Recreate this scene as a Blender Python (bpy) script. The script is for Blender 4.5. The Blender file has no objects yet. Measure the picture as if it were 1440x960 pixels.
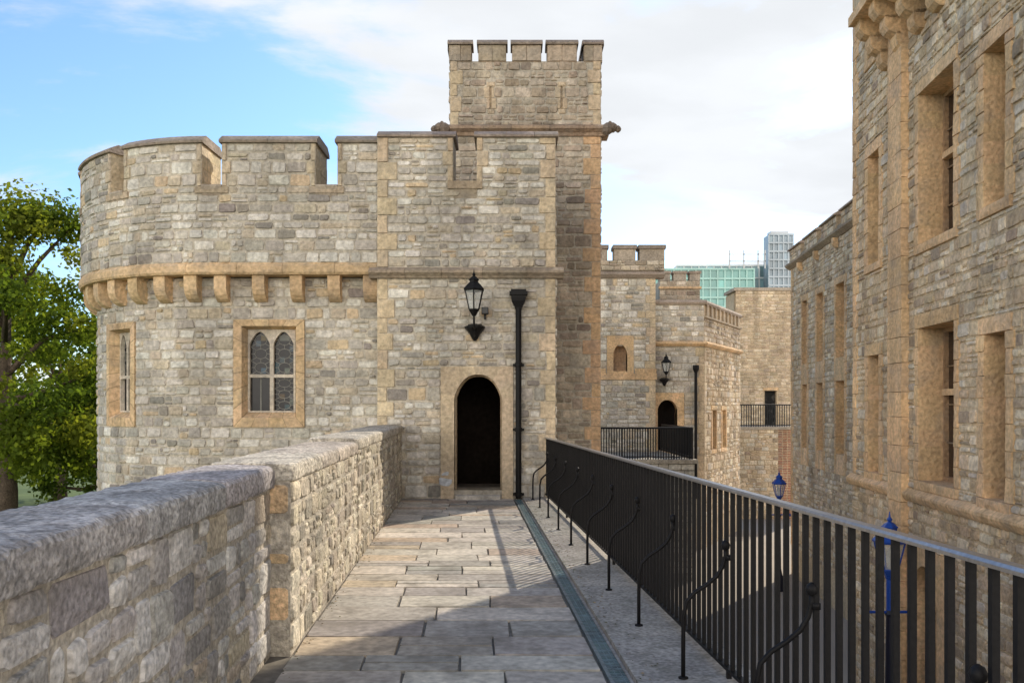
import bpy, math, random
from mathutils import Vector
R = random.Random(11)
rad = math.radians

# ------------------------------------------------------------------ mesh builder
class MB:
    def __init__(s):
        s.v=[]; s.f=[]; s.c=[]; s.m=[]
    def add(s, vs, fs, col, mat=0):
        b=len(s.v); s.v.extend(vs)
        for f in fs:
            s.f.append([b+i for i in f]); s.c.append(col); s.m.append(mat)
    def obj(s, name, mats, parent=None, smooth=False):
        me=bpy.data.meshes.new(name)
        me.from_pydata(s.v,[],s.f)
        for m in mats: me.materials.append(m)
        me.polygons.foreach_set("material_index", s.m)
        if smooth: me.polygons.foreach_set("use_smooth",[True]*len(s.f))
        at=me.color_attributes.new("Col",'FLOAT_COLOR','CORNER')
        buf=[]
        for f,c in zip(s.f,s.c):
            buf.extend((c[0],c[1],c[2],1.0)*len(f))
        at.data.foreach_set("color",buf)
        me.update()
        o=bpy.data.objects.new(name,me)
        bpy.context.scene.collection.objects.link(o)
        if parent: o.parent=parent
        return o

def empty(name, loc=(0,0,0)):
    e=bpy.data.objects.new(name,None); e.location=(0,0,0); e.empty_display_size=0.2
    bpy.context.scene.collection.objects.link(e); return e

def vary(c,a=0.08,h=0.02):
    k=1+R.uniform(-a,a)
    return (max(.008,c[0]*k+R.uniform(-h,h)*.6),max(.008,c[1]*k+R.uniform(-h,h)*.4),max(.008,c[2]*k+R.uniform(-h,h)*.4))

# ------------------------------------------------------------------ surface maps (u,v,d)->xyz
def plane_map(ox,oy,dx,dy):
    l=math.hypot(dx,dy); dx/=l; dy/=l
    def m(u,v,d): return (ox+dx*u+dy*d, oy+dy*u-dx*d, v)
    m.curved=False
    return m
def flat_map(skew,z):
    def m(u,v,d): return (u-skew*v, v, z+d)
    m.curved=False
    return m
def tower_map(x0,xs,yf,cx,cy,rr):
    L=x0-xs
    def m(u,v,d):
        if u>-L: return (x0+u, yf-d, v)
        th=(-u-L)/rr
        return (cx-(rr+d)*math.sin(th), cy-(rr+d)*math.cos(th), v)
    m.curved=True; m.L=L; m.rr=rr
    return m

def lin(a,b,step):
    n=max(1,int(math.ceil(abs(b-a)/step-1e-6)))
    return [a+(b-a)*i/n for i in range(n+1)]

def block(mb,mp,u0,u1,v0,v1,h,col,mat=0,d0=-.012,ch=.014,jit=.006,cc=.018):
    w=u1-u0; hh=v1-v0
    if w<.015 or hh<.015: return
    ch=min(ch,w*.2,hh*.2); cc=min(cc,w*.25,hh*.25); jit=min(jit,w*.08,hh*.08)
    j=lambda: R.uniform(-jit,jit)
    a=[(u0+cc,v0),(u1-cc,v0),(u1,v0+cc),(u1,v1-cc),(u1-cc,v1),(u0+cc,v1),(u0,v1-cc),(u0,v0+cc)]
    a=[(x+j(),y+j()) for x,y in a]
    uc=(u0+u1)/2; vc=(v0+v1)/2
    fu=1-2*ch/w; fv=1-2*ch/hh
    ht=min(h,.03)
    tilt=R.uniform(-.25,.25)*ht; tilv=R.uniform(-.3,.25)*ht
    vs=[mp(x,y,d0) for x,y in a]
    for x,y in a:
        vs.append(mp(uc+(x-uc)*fu, vc+(y-vc)*fv, h-.15*ht+tilt*(x-uc)/w*2+tilv*(y-vc)/hh*2+j()*.3))
    vs.append(mp(uc+w*R.uniform(-.22,.22), vc+hh*R.uniform(-.22,.22), h+ht*R.uniform(-.1,.4)))
    fs=[]
    for i in range(8):
        k=(i+1)%8
        fs.append((i,k,8+k,8+i)); fs.append((8+i,8+k,16))
    mb.add(vs,fs,col,mat)

def pick(pal):
    t=R.random()*sum(p[1] for p in pal)
    for c,w in pal:
        t-=w
        if t<=0: return vary(c,.11)
    return vary(pal[-1][0])

def split(a,b,lo,hi):
    out=[a]; x=a
    while True:
        w=R.uniform(lo,hi)
        if b-x<=hi*1.05:
            out.append(b); break
        if b-x-w<lo*.7: w=(b-x)/2
        x+=w; out.append(x)
    return out

def stones(mb,mp,u0,u1,v0,v1,holes,hr,wr,pal,gap=.014,h=.02,psplit=.17,jit=.011,mat=0,ch=.012,cc=.024):
    forced={round(v0,4),round(v1,4)}
    for a,b,c,d in holes:
        for e in (c,d):
            if v0+.02<e<v1-.02 and b>u0 and a<u1: forced.add(round(e,4))
    fl=sorted(forced)
    # thin out the forced course lines so that courses keep a sensible height,
    # keeping every line that belongs to a large opening
    big={round(x,4) for a,b,c,d in holes if (d-c)>.6 or (b-a)>.8 for x in (c,d)}
    ff=[fl[0]]
    for x in fl[1:]:
        if x in big or x-ff[-1]>hr[0]*.85: 
            if x in big and x-ff[-1]<.03: ff[-1]=x
            else: ff.append(x)
    if v1-ff[-1]<.04 and len(ff)>1: ff[-1]=v1
    elif ff[-1]!=v1: ff.append(v1)
    for s0,s1 in zip(ff[:-1],ff[1:]):
        mean=(hr[0]+hr[1])/2
        n=max(1,round((s1-s0)/mean))
        ws=[R.uniform(hr[0],hr[1]) for _ in range(n)]
        k=(s1-s0)/sum(ws); z=s0
        for w in ws:
            a=z; b=z+w*k; z=b
            iv=[(u0,u1)]
            for ha,hb,hc,hd in holes:
                if hc<b-.012 and hd>a+.012:
                    nv=[]
                    for x,y in iv:
                        if hb<=x or ha>=y: nv.append((x,y)); continue
                        if ha>x: nv.append((x,ha))
                        if hb<y: nv.append((hb,y))
                    iv=nv
            for x,y in iv:
                if y-x<.03: continue
                us=split(x,y,wr[0],wr[1])
                for p,q in zip(us[:-1],us[1:]):
                    g=gap/2
                    sk=min(.016,(b-a)*.09)
                    hs=lambda: h*R.choice((.45,.7,.9,1.1,1.35))
                    if R.random()<psplit and b-a>.11:
                        m=a+(b-a)*R.uniform(.35,.65)
                        for c,d in ((a,m),(m,b)):
                            if q-p>.2 and R.random()<.6:
                                e=p+(q-p)*R.uniform(.3,.7)
                                block(mb,mp,p+g,e-g,c+g,d-g,hs(),pick(pal),mat,jit=jit,ch=ch,cc=cc)
                                block(mb,mp,e+g,q-g,c+g,d-g,hs(),pick(pal),mat,jit=jit,ch=ch,cc=cc)
                            else:
                                block(mb,mp,p+g,q-g,c+g,d-g,hs(),pick(pal),mat,jit=jit,ch=ch,cc=cc)
                    else:
                        block(mb,mp,p+g,q-g,a+g+R.uniform(0,sk),b-g-R.uniform(0,sk),hs(),pick(pal),mat,jit=jit,ch=ch,cc=cc)

def panel(mb,mp,u0,u1,v0,v1,holes,col,depth=.35,rcol=None,mat=0):
    us=set([u0,u1]); vs=set([v0,v1])
    for a,b,c,d in holes:
        us.update([max(a,u0),min(b,u1)]); vs.update([max(c,v0),min(d,v1)])
    us=sorted(us); vs=sorted(vs)
    ul=[us[0]]
    for a,b in zip(us[:-1],us[1:]):
        ul+=lin(a,b,.22 if mp.curved else 50)[1:]
    for a,b in zip(ul[:-1],ul[1:]):
        for c,d in zip(vs[:-1],vs[1:]):
            x=(a+b)/2;y=(c+d)/2
            if any(h[0]<x<h[1] and h[2]<y<h[3] for h in holes): continue
            mb.add([mp(a,c,0),mp(b,c,0),mp(b,d,0),mp(a,d,0)],[(0,1,2,3)],col,mat)
    rc=rcol or col
    for a,b,c,d in holes:
        D=-depth
        for (p,q,r,s) in ((a,c,a,d),(b,c,b,d)):
            for y0,y1 in zip(lin(q,s,.3)[:-1],lin(q,s,.3)[1:]):
                mb.add([mp(p,y0,.012),mp(p,y0,D),mp(p,y1,D),mp(p,y1,.012)],[(0,1,2,3)],vary(rc,.06),mat)
        for y in (c,d):
            mb.add([mp(a,y,.012),mp(b,y,.012),mp(b,y,D),mp(a,y,D)],[(0,1,2,3)],vary(rc,.06),mat)

def extrude(mb,mp,u0,u1,prof,col,du=.2,mat=0,joints=None,va=.0):
    n=len(prof)
    segs=[u0,u1] if not joints else split(u0,u1,joints*.8,joints*1.2)
    for s0,s1 in zip(segs[:-1],segs[1:]):
        g=.003 if joints else 0
        us=lin(s0+g,s1-g,du if mp.curved else 50)
        vs=[]; fs=[]
        for u in us:
            for d,v in prof: vs.append(mp(u,v,d))
        for i in range(len(us)-1):
            for k in range(n):
                k2=(k+1)%n
                fs.append((i*n+k,(i+1)*n+k,(i+1)*n+k2,i*n+k2))
        fs.append(tuple(range(n)))
        fs.append(tuple((len(us)-1)*n+k for k in reversed(range(n))))
        mb.add(vs,fs,vary(col,va,.01 if va else 0) if va else col,mat)

def mbox(mb,mp,u0,u1,v0,v1,d0,d1,col,mat=0,joints=None,va=0,ch=0):
    if ch:
        prof=[(d0,v0),(d1-ch,v0),(d1,v0+ch),(d1,v1-ch),(d1-ch,v1),(d0,v1)]
    else: prof=[(d0,v0),(d1,v0),(d1,v1),(d0,v1)]
    extrude(mb,mp,u0,u1,prof,col,mat=mat,joints=joints,va=va)

def box(mb,x0,x1,y0,y1,z0,z1,col,mat=0):
    v=[(x,y,z) for z in (z0,z1) for y in (y0,y1) for x in (x0,x1)]
    mb.add(v,[(0,1,3,2),(4,6,7,5),(0,4,5,1),(1,5,7,3),(3,7,6,2),(2,6,4,0)],col,mat)

def prism(mb,pts,z0,z1,col,mat=0):
    n=len(pts)
    v=[(x,y,z0) for x,y in pts]+[(x,y,z1) for x,y in pts]
    f=[(i,(i+1)%n,n+(i+1)%n,n+i) for i in range(n)]
    f.append(tuple(range(n-1,-1,-1))); f.append(tuple(range(n,2*n)))
    mb.add(v,f,col,mat)

def tube(mb,pts,r,col,mat=0,n=8,radii=None):
    P=[Vector(p) for p in pts]; prev=None
    vs=[]
    for i,p in enumerate(P):
        t=(P[min(i+1,len(P)-1)]-P[max(i-1,0)]).normalized()
        if prev is None:
            a=Vector((0,0,1)) if abs(t.z)<.9 else Vector((1,0,0))
            x=t.cross(a).normalized()
        else:
            x=(prev-t*prev.dot(t)).normalized()
        prev=x; y=t.cross(x)
        rr=radii[i] if radii else r
        for k in range(n):
            an=2*math.pi*k/n
            vs.append(tuple(p+x*math.cos(an)*rr+y*math.sin(an)*rr))
    fs=[]
    for i in range(len(P)-1):
        for k in range(n):
            fs.append((i*n+k,i*n+(k+1)%n,(i+1)*n+(k+1)%n,(i+1)*n+k))
    fs.append(tuple(range(n-1,-1,-1))); fs.append(tuple((len(P)-1)*n+k for k in range(n)))
    mb.add(vs,fs,col,mat)

def lathe(mb,cx,cy,prof,col,mat=0,n=12,rot=0.0):
    vs=[];fs=[]
    for r,z in prof:
        for k in range(n):
            a=2*math.pi*k/n+rot; vs.append((cx+r*math.cos(a),cy+r*math.sin(a),z))
    for i in range(len(prof)-1):
        for k in range(n):
            fs.append((i*n+k,i*n+(k+1)%n,(i+1)*n+(k+1)%n,(i+1)*n+k))
    fs.append(tuple(range(n-1,-1,-1))); fs.append(tuple((len(prof)-1)*n+k for k in range(n)))
    mb.add(vs,fs,col,mat)

def arch_pt(uc,hw,spr,H,x,p):
    return (uc+hw*x,spr+H*(max(0,1-abs(x)**p))**(1/(1.35 if p>1.9 else 1.0)))
def arch_ring(mb,mp,ou0,ou1,ov0,ov1,iu0,iu1,iv0,spr,top,df,db,col,p=2.0,mat=0,N=20,va=.07,outer=True):
    uc=(iu0+iu1)/2; hw=(iu1-iu0)/2; H=top-spr
    inner=[];outr=[]
    for y in lin(iv0,spr,.28)[:-1]: inner.append((iu0,y)); outr.append((ou0,y))
    angs=[math.pi*(1-i/N) for i in range(N+1)]
    pts=[]
    for a in angs:
        x=math.cos(a); q=arch_pt(uc,hw,spr,H,x,p); pts.append((a,q[0],q[1]))
    for a,x,y in pts:
        ra=math.atan2(y-spr,x-uc) if y>spr+1e-6 else a
        c,s=math.cos(ra),math.sin(ra)
        t=1e9
        if c>1e-6: t=min(t,(ou1-uc)/c)
        if c<-1e-6: t=min(t,(ou0-uc)/c)
        if s>1e-6: t=min(t,(ov1-spr)/s)
        inner.append((x,y)); outr.append((uc+c*t,spr+s*t))
    for y in reversed(lin(iv0,spr,.28)[:-1]): inner.append((iu1,y)); outr.append((ou1,y))
    for cx_,cy_ in ((ou0,ov1),(ou1,ov1)):
        k=min(range(len(outr)),key=lambda i:(outr[i][0]-cx_)**2+(outr[i][1]-cy_)**2); outr[k]=(cx_,cy_)
    c=vary(col,va)
    for i in range(len(inner)-1):
        if i%3==0 or i<4: c=vary(col,va)
        a,b=inner[i],inner[i+1]; e,f=outr[i],outr[i+1]
        mb.add([mp(*e,df),mp(*f,df),mp(*b,df),mp(*a,df)],[(0,1,2,3)],c,mat)
        mb.add([mp(*a,df),mp(*b,df),mp(*b,db),mp(*a,db)],[(0,1,2,3)],c,mat)
        if outer: mb.add([mp(*e,df),mp(*f,df),mp(*f,-.02),mp(*e,-.02)],[(0,1,2,3)],c,mat)
    if iv0>ov0+.01:
        mbox(mb,mp,ou0,ou1,ov0,iv0,db,df,vary(col,va),mat)

# ------------------------------------------------------------------ materials
def new_mat(name):
    m=bpy.data.materials.new(name); m.use_nodes=True
    nt=m.node_tree; nt.nodes.clear()
    return m,nt,nt.nodes,nt.links
def attr_mat(name,rough=.9,s1=1.6,s2=22,amt=.35,bump=.5,dist=.012,spec=.3,metal=0,streak=.25,moss=None):
    m,nt,N,L=new_mat(name)
    out=N.new('ShaderNodeOutputMaterial'); b=N.new('ShaderNodeBsdfPrincipled')
    L.new(b.outputs[0],out.inputs[0])
    b.inputs['Roughness'].default_value=rough; b.inputs['Metallic'].default_value=metal
    b.inputs['Specular IOR Level'].default_value=spec
    at=N.new('ShaderNodeAttribute'); at.attribute_name='Col'
    tc=N.new('ShaderNodeTexCoord')
    def noise(sc,det,vec=None):
        n=N.new('ShaderNodeTexNoise'); n.inputs['Scale'].default_value=sc; n.inputs['Detail'].default_value=det
        L.new(vec or tc.outputs['Object'],n.inputs['Vector']); return n
    def mr(src,a,b_,lo=.3,hi=.7):
        n=N.new('ShaderNodeMapRange'); n.inputs[1].default_value=lo;n.inputs[2].default_value=hi
        n.inputs[3].default_value=a;n.inputs[4].default_value=b_; L.new(src,n.inputs[0]); return n.outputs[0]
    def mul(a,b_):
        n=N.new('ShaderNodeMath'); n.operation='MULTIPLY'; L.new(a,n.inputs[0]); L.new(b_,n.inputs[1]); return n.outputs[0]
    n1=noise(s1,3); n2=noise(s2,4)
    f=mul(mr(n1.outputs[0],1-amt*.6,1+amt*.6),mr(n2.outputs[0],1-amt,1+amt*.9))
    if streak>0:
        mp=N.new('ShaderNodeMapping'); mp.inputs['Scale'].default_value=(2.2,2.2,.28); L.new(tc.outputs['Object'],mp.inputs[0])
        n3=noise(1.0,3,mp.outputs[0]); f=mul(f,mr(n3.outputs[0],1-streak,1+streak*.4,.35,.6))
    vm=N.new('ShaderNodeVectorMath'); vm.operation='SCALE'; L.new(at.outputs['Color'],vm.inputs[0]); L.new(f,vm.inputs['Scale'])
    col=vm.outputs[0]
    if moss:
        n4=noise(moss[1],5); mx=N.new('ShaderNodeMix'); mx.data_type='RGBA'
        L.new(mr(n4.outputs[0],0,moss[2],.50,.66),mx.inputs[0]); L.new(col,mx.inputs[6]); mx.inputs[7].default_value=(*moss[0],1); col=mx.outputs[2]
    L.new(col,b.inputs['Base Color'])
    if bump>0:
        n5=noise(s2*1.2,6); bp=N.new('ShaderNodeBump'); bp.inputs['Strength'].default_value=bump; bp.inputs['Distance'].default_value=dist
        L.new(n5.outputs[0],bp.inputs['Height']); L.new(bp.outputs[0],b.inputs['Normal'])
    return m
M_stone=attr_mat('ragstone_masonry',.92,1.1,15,.26,.9,.03,streak=.18,moss=((.27,.25,.22),3.0,.30))
M_cop=attr_mat('weathered_coping',.95,3.0,45,.55,1.0,.010,streak=.0,moss=((.13,.12,.11),14,.55))
M_near=attr_mat('near_rubble',.93,3.0,34,.40,1.0,.016,streak=.15,moss=((.20,.18,.155),7,.35))
M_pave=attr_mat('flagstones',.78,1.4,16,.28,.4,.006,spec=.25,streak=0,moss=((.17,.15,.12),3.5,.5))
M_conc=attr_mat('concrete_ledge',.9,2.5,35,.4,.5,.006,streak=0,moss=((.12,.12,.09),5,.5))
M_iron=attr_mat('black_iron',.5,3,60,.2,.2,.002,spec=.16,streak=0)
M_rail=attr_mat('sheen_handrail',.28,3,60,.2,.1,.002,spec=.8,streak=0,metal=.7)
M_paint=attr_mat('gloss_paint',.3,3,40,.12,.05,.002,spec=.4,streak=0)
M_glass=attr_mat('dark_window_glass',.12,2,8,.2,.06,.01,spec=.3,streak=0)
M_dark=attr_mat('dark_interior_tone',.95,2,12,.3,.1,.005,spec=.0,streak=.1)
M_modern=attr_mat('curtain_wall',.2,.05,.3,.2,0,.0,spec=.8,streak=0)

# palettes
GREY=[((.57,.525,.45),4),((.46,.42,.36),3),((.68,.64,.56),3.6),((.55,.47,.355),2.0),((.32,.29,.25),1.0),((.60,.47,.31),.8)]
WARM=[((.60,.475,.325),4),((.49,.375,.25),3),((.68,.575,.42),3),((.35,.275,.195),1.1),((.58,.51,.41),1.6)]
TURR=[((.52,.43,.325),4),((.42,.34,.255),3),((.59,.51,.40),2.5),((.31,.255,.195),1.2)]
NEAR=[((.46,.43,.395),3.5),((.36,.335,.305),3),((.60,.565,.52),2.5),((.26,.245,.225),1.5),((.47,.40,.30),1.2)]
BUFF=(.66,.47,.275); MORT=(.53,.475,.385); MORTW=(.53,.42,.28)
CAP=(.34,.275,.22)

# ================================================================== GROUND
mb=MB()
m,nt,N,L=new_mat('ground_grass_and_paving')
out=N.new('ShaderNodeOutputMaterial'); b=N.new('ShaderNodeBsdfPrincipled'); L.new(b.outputs[0],out.inputs[0]); b.inputs['Roughness'].default_value=.95
tc=N.new('ShaderNodeTexCoord'); sp=N.new('ShaderNodeSeparateXYZ'); L.new(tc.outputs['Object'],sp.inputs[0])
ns=N.new('ShaderNodeTexNoise'); ns.inputs['Scale'].default_value=.6; ns.inputs['Detail'].default_value=6; L.new(tc.outputs['Object'],ns.inputs['Vector'])
r1=N.new('ShaderNodeValToRGB'); r1.color_ramp.elements[0].position=.3; r1.color_ramp.elements[0].color=(.05,.085,.02,1); r1.color_ramp.elements[1].position=.7; r1.color_ramp.elements[1].color=(.11,.15,.04,1); L.new(ns.outputs[0],r1.inputs[0])
r2=N.new('ShaderNodeValToRGB'); r2.color_ramp.elements[0].color=(.27,.23,.18,1); r2.color_ramp.elements[1].color=(.42,.36,.29,1); L.new(ns.outputs[0],r2.inputs[0])
gt=N.new('ShaderNodeMath'); gt.operation='GREATER_THAN'; gt.inputs[1].default_value=-3.5; L.new(sp.outputs[0],gt.inputs[0])
mx=N.new('ShaderNodeMix'); mx.data_type='RGBA'; L.new(gt.outputs[0],mx.inputs[0]); L.new(r1.outputs[0],mx.inputs[6]); L.new(r2.outputs[0],mx.inputs[7]); L.new(mx.outputs[2],b.inputs['Base Color'])
mb.add([(-900,-300,-4),(900,-300,-4),(900,1500,-4),(-900,1500,-4)],[(0,1,2,3)],(.2,.2,.2))
mb.obj('ground',[m])

# ================================================================== WALKWAY
SK=.054
mb=MB()
fm=flat_map(SK,0.0)
prism(mb,[(-1.72+.054*4,-4),(1.72+.067*4,-4),(1.72-.067*16,16.2),(-1.72-.054*16,16.2)],-4,-.016,(.17,.15,.12))
PV=[((.47,.42,.35),4),((.37,.335,.285),3),((.54,.485,.40),2.4),((.47,.375,.275),1.5),((.31,.285,.25),1)]
v=-3.0
while v<15.2:
    w=R.uniform(.28,.52)
    v2=min(v+w,15.27)
    if 15.27-v2<.2: v2=15.27
    us=split(-1.15,.845,.48,1.1)
    for p,q in zip(us[:-1],us[1:]):
        g=.0045
        if R.random()<.14:
            m_=v+(v2-v)*.5
            for c,d in ((v,m_),(m_,v2)): block(mb,fm,p+g,q-g,c+g,d-g,.004*R.uniform(.3,1.2),pick(PV),d0=-.03,ch=.005,jit=.006,cc=.01)
        else: block(mb,fm,p+g,q-g,v+g,v2-g,.004*R.uniform(.2,1.3),pick(PV),d0=-.03,ch=.005,jit=.008,cc=.012)
    v=v2
    if v>=15.26: break
mb.obj('walkway_paving',[M_pave])
mb=MB()
gr=(.11,.17,.18)
for (a,c) in ((.86,.885),(.98,1.0)):
    vs=[fm(a,-3,.006),fm(c,-3,.006),fm(c,15.2,.006),fm(a,15.2,.006),fm(a,-3,-.02),fm(c,-3,-.02),fm(c,15.2,-.02),fm(a,15.2,-.02)]
    mb.add(vs,[(0,1,2,3),(0,4,5,1),(1,5,6,2),(3,7,4,0),(2,6,7,3)],(.30,.28,.25) if a>.9 else (.14,.17,.17))
y=-3.0
while y<15.15:
    a,c=.886,.979
    vs=[fm(a,y,.001),fm(c,y,.001),fm(c,y+.02,.001),fm(a,y+.02,.001),fm(a,y,-.015),fm(c,y,-.015),fm(c,y+.02,-.015),fm(a,y+.02,-.015)]
    mb.add(vs,[(0,1,2,3),(0,4,5,1),(2,6,7,3)],vary(gr,.2)); y+=.033
for uu in (.915,.95):
    vs=[fm(uu,-3,.003),fm(uu+.008,-3,.003),fm(uu+.008,15.2,.003),fm(uu,15.2,.003)]
    mb.add(vs,[(0,1,2,3)],gr)
mb.obj('drain_grate',[attr_mat('drain_metal',.5,2,20,.4,.2,.003,spec=.5,streak=0)])
mb=MB()
y=-3.0
while y<15.2:
    y2=min(y+R.uniform(1.5,2.0),15.22)
    z=.035+R.uniform(-.002,.002); g=.004
    l=lambda yy:1.004-.054*yy
    r_=lambda yy:1.80-.067*yy
    P=[(l(y+g),y+g),(r_(y+g),y+g),(r_(y2-g),y2-g),(l(y2-g),y2-g)]
    prism(mb,P,-.3,z,vary((.41,.375,.32),.07))
    y=y2
    if y>15.1: break
mb.obj('kerb_ledge',[M_conc])
# leaf litter and grit gathered along the kerb and wall foot
R.seed(77); mb=MB()
for i in range(420):
    yy=R.uniform(1.5,15.0)
    if R.random()<.6: xx=1.02-.054*yy+abs(R.gauss(0,.10)); z=.042
    else: xx=-1.13-.054*yy+abs(R.gauss(0,.05)); z=.010
    if z==.042 and xx>1.6-.0667*yy+.1: continue
    a=R.uniform(0,6.28); s=R.uniform(.006,.018)
    c=vary(R.choice([(.20,.13,.06),(.12,.12,.05),(.28,.20,.10)]),.3)
    P=[(xx+s*math.cos(a),yy+s*math.sin(a),z),(xx-s*.5*math.sin(a),yy+s*.5*math.cos(a),z+.006),(xx-s*math.cos(a),yy-s*math.sin(a),z),(xx+s*.5*math.sin(a),yy-s*.5*math.cos(a),z+.002)]
    mb.add(P,[(0,1,2,3)],c)
mb.obj('leaf_litter',[M_pave])

# ================================================================== LEFT PARAPET WALL
def parapet(name,a_face,a_out,y0,y1,ztop,thick,mat_st,pal,capcol,hr,wr,seed,capj=.9,over=.035,ps=.45):
    R.seed(seed)
    par=empty(name)
    mp=plane_map(a_face-SK*y0,y0,-SK,1.0)
    Lh=(y1-y0)*math.hypot(1,SK)
    mb=MB()
    zt=ztop-thick
    th=a_face-a_out
    prism(mb,[(a_face-SK*y0,y0),(a_face-SK*y1,y1),(a_out-SK*y1,y1),(a_out-SK*y0,y0)],-.02,zt,(.46,.41,.335))
    stones(mb,mp,0.0,Lh,0,zt,[],hr,wr,pal,gap=.014,h=.015,psplit=ps,jit=.02,ch=.010,cc=.026)
    mo=plane_map(a_out-SK*y1,y1,SK,-1.0)
    panel(mb,mo,0,Lh,-4,zt,[],MORT)
    me=plane_map(a_out-SK*y0,y0,1,0)
    stones(mb,me,0,th,0,zt,[],(.2,.3),(.2,.5),[(BUFF,1),((.48,.43,.35),2)],h=.008,jit=.004)
    mb.obj('rubble_face',[mat_st],par)
    mb=MB()
    ys=split(y0-.01,y1,capj*.8,capj*1.2)
    e=over; c=.03
    for p,q in zip(ys[:-1],ys[1:]):
        col=vary(capcol,.07)
        rows=lin(p+.003,q-.003,.05); vs=[];fs=[]
        prof=[(e-.005,zt+.004),(e,zt+.02),(e+.002,zt+.06),(e,ztop-c),(e-.010,ztop-.012),(e-c,ztop-.002),(-th*.1,ztop+.003),(-th*.25,ztop+.006),(-th*.5,ztop+.009),(-th*.75,ztop+.006),(-th-e+c,ztop),(-th-e,ztop-c),(-th-e,zt+.004)]
        dz=R.uniform(-.004,.004)
        n=len(prof)
        for i,yy in enumerate(rows):
            en=.008 if i in (0,len(rows)-1) else 0
            for d,z in prof:
                j=R.uniform(-.005,.005)
                vs.append((a_face-SK*yy+d+j-(en if d>0 else 0)*.6, yy, z+dz+R.uniform(-.004,.004)-(en if z>zt+.05 else 0)))
        for i in range(len(rows)-1):
            for k in range(n):
                k2=(k+1)%n; fs.append((i*n+k,(i+1)*n+k,(i+1)*n+k2,i*n+k2))
        fs.append(tuple(range(n))); fs.append(tuple((len(rows)-1)*n+k for k in reversed(range(n))))
        mb.add(vs,fs,col)
    mb.obj('coping',[M_cop],par)
    return par
SUNNY=[((.52,.455,.345),3),((.41,.355,.275),3),((.60,.535,.42),3),((.30,.265,.215),1.2)]  # sunlit copy of the shaded NEAR palette, warm sunlight put into the stone colours
parapet('stone_parapet_wall',-1.30,-1.72,-1.5,5.66,1.25,.15,M_near,NEAR,(.39,.365,.345),(.17,.30),(.12,.46),5,1.6,ps=.62)
parapet('stone_parapet_wall',-1.165,-1.70,5.665,9.1,1.27,.12,M_near,SUNNY,(.47,.42,.34),(.13,.22),(.10,.34),6,1.1,.02,.5)
parapet('stone_parapet_wall',-1.15,-1.68,9.105,15.24,1.31,.12,M_near,SUNNY,(.47,.42,.34),(.13,.22),(.10,.34),7,1.1,.02,.5)

# ================================================================== RAILING
R.seed(3)
rail=empty('iron_railing')
BK=(.012,.0115,.012)
rx=lambda y:1.62-.0667*y
rz=lambda y:1.19-.0063*y
mb=MB()
y=-1.0
while y<15.15:
    w=.012
    x=rx(y)
    box(mb,x-w,x+w,y-w,y+w,.10,rz(y)-.006,BK)
    y+=.115
for a,b in zip(lin(-1.1,15.2,2.4)[:-1],lin(-1.1,15.2,2.4)[1:]):
    P=lambda yy,dx,z:(rx(yy)+dx,yy,z)
    h0,h1,w=.085,.105,.02
    vs=[P(a,-w,h0),P(a,w,h0),P(b,w,h0),P(b,-w,h0),P(a,-w,h1),P(a,w,h1),P(b,w,h1),P(b,-w,h1)]
    mb.add(vs,[(0,3,2,1),(4,5,6,7),(0,1,5,4),(2,3,7,6),(1,2,6,5),(3,0,4,7)],BK)
mb.obj('bars',[M_iron],rail)
mb=MB()
prof=[(-.03,-.012),(.03,-.012),(.03,0),(.022,.010),(-.022,.010),(-.03,0)]
vs=[];n=6;rows=lin(-1.1,15.25,1.0)
for yy in rows:
    for d,z in prof: vs.append((rx(yy)+d,yy,rz(yy)+z))
fs=[]
for i in range(len(rows)-1):
    for k in range(n): fs.append((i*n+k,(i+1)*n+k,(i+1)*n+(k+1)%n,i*n+(k+1)%n))
fs.append(tuple(range(n)));fs.append(tuple((len(rows)-1)*n+k for k in range(n)))
mb.add(vs,fs,(.30,.30,.31)); mb.obj('handrail',[M_rail],rail)  # pale grey colour carries the top rail's light reflection
mb=MB()
for i in range(-3,9):
    yy=5.05+1.22*i
    x=rx(yy)
    pts=[(-.27,.03),(-.27,.25),(-.268,.40),(-.25,.49),(-.20,.545),(-.13,.59),(-.07,.64),(-.035,.70),(-.02,.76),(-.02,.80)]
    tube(mb,[(x+d,yy,z) for d,z in pts],.013,BK)
    lathe(mb,x-.02,yy,[(.008,.79),(.024,.805),(.028,.825),(.02,.845),(.004,.855)],BK)
    lathe(mb,x-.27,yy,[(.03,.034),(.03,.045),(.014,.05)],BK)
    box(mb,x-.02,x+.014,yy-.02,yy+.02,.735,.765,BK)
mb.obj('stay_brackets',[M_iron],rail,smooth=True)
mb=MB()
for i in range(-1,4):
    yy=5.05+1.22*3*i; x=rx(yy); box(mb,x-.014,x+.014,yy-.014,yy+.014,.03,.09,BK)
mb.obj('rail_feet',[M_iron],rail)

# ================================================================== ROUND TOWER
R.seed(21)
tower=empty('round_stone_tower')
XD=-2.41; XS=-5.5; CY=19.0
up=tower_map(XD,XS,15.35,XS,CY,3.65)
lo=tower_map(XD,XS,15.65,XS,CY,3.35)
Lr=XD-XS
mb=MB()
thL=lambda deg:-(Lr+3.35*rad(deg))
w1=(-2.69,-1.39,1.27,3.24)
w2=(thL(45),thL(28),1.27,3.24)
lowend=-(Lr+3.35*rad(200))
panel(mb,lo,lowend,0,-4,4.0,[w1,w2],MORT,.30,BUFF)
HR=(.135,.225); WR=(.15,.42)
stones(mb,lo,-(Lr+3.35*rad(120)),0,-1.2,3.98,[w1,w2],HR,WR,GREY)
uend=-(Lr+3.65*rad(230))
uvis=-(Lr+3.65*rad(125))
ZG=5.60; ZT=6.38
gaps=[(-1.12,-.73),(-3.17,-2.81),(-5.19,-4.81)]
u=-7.27
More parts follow.
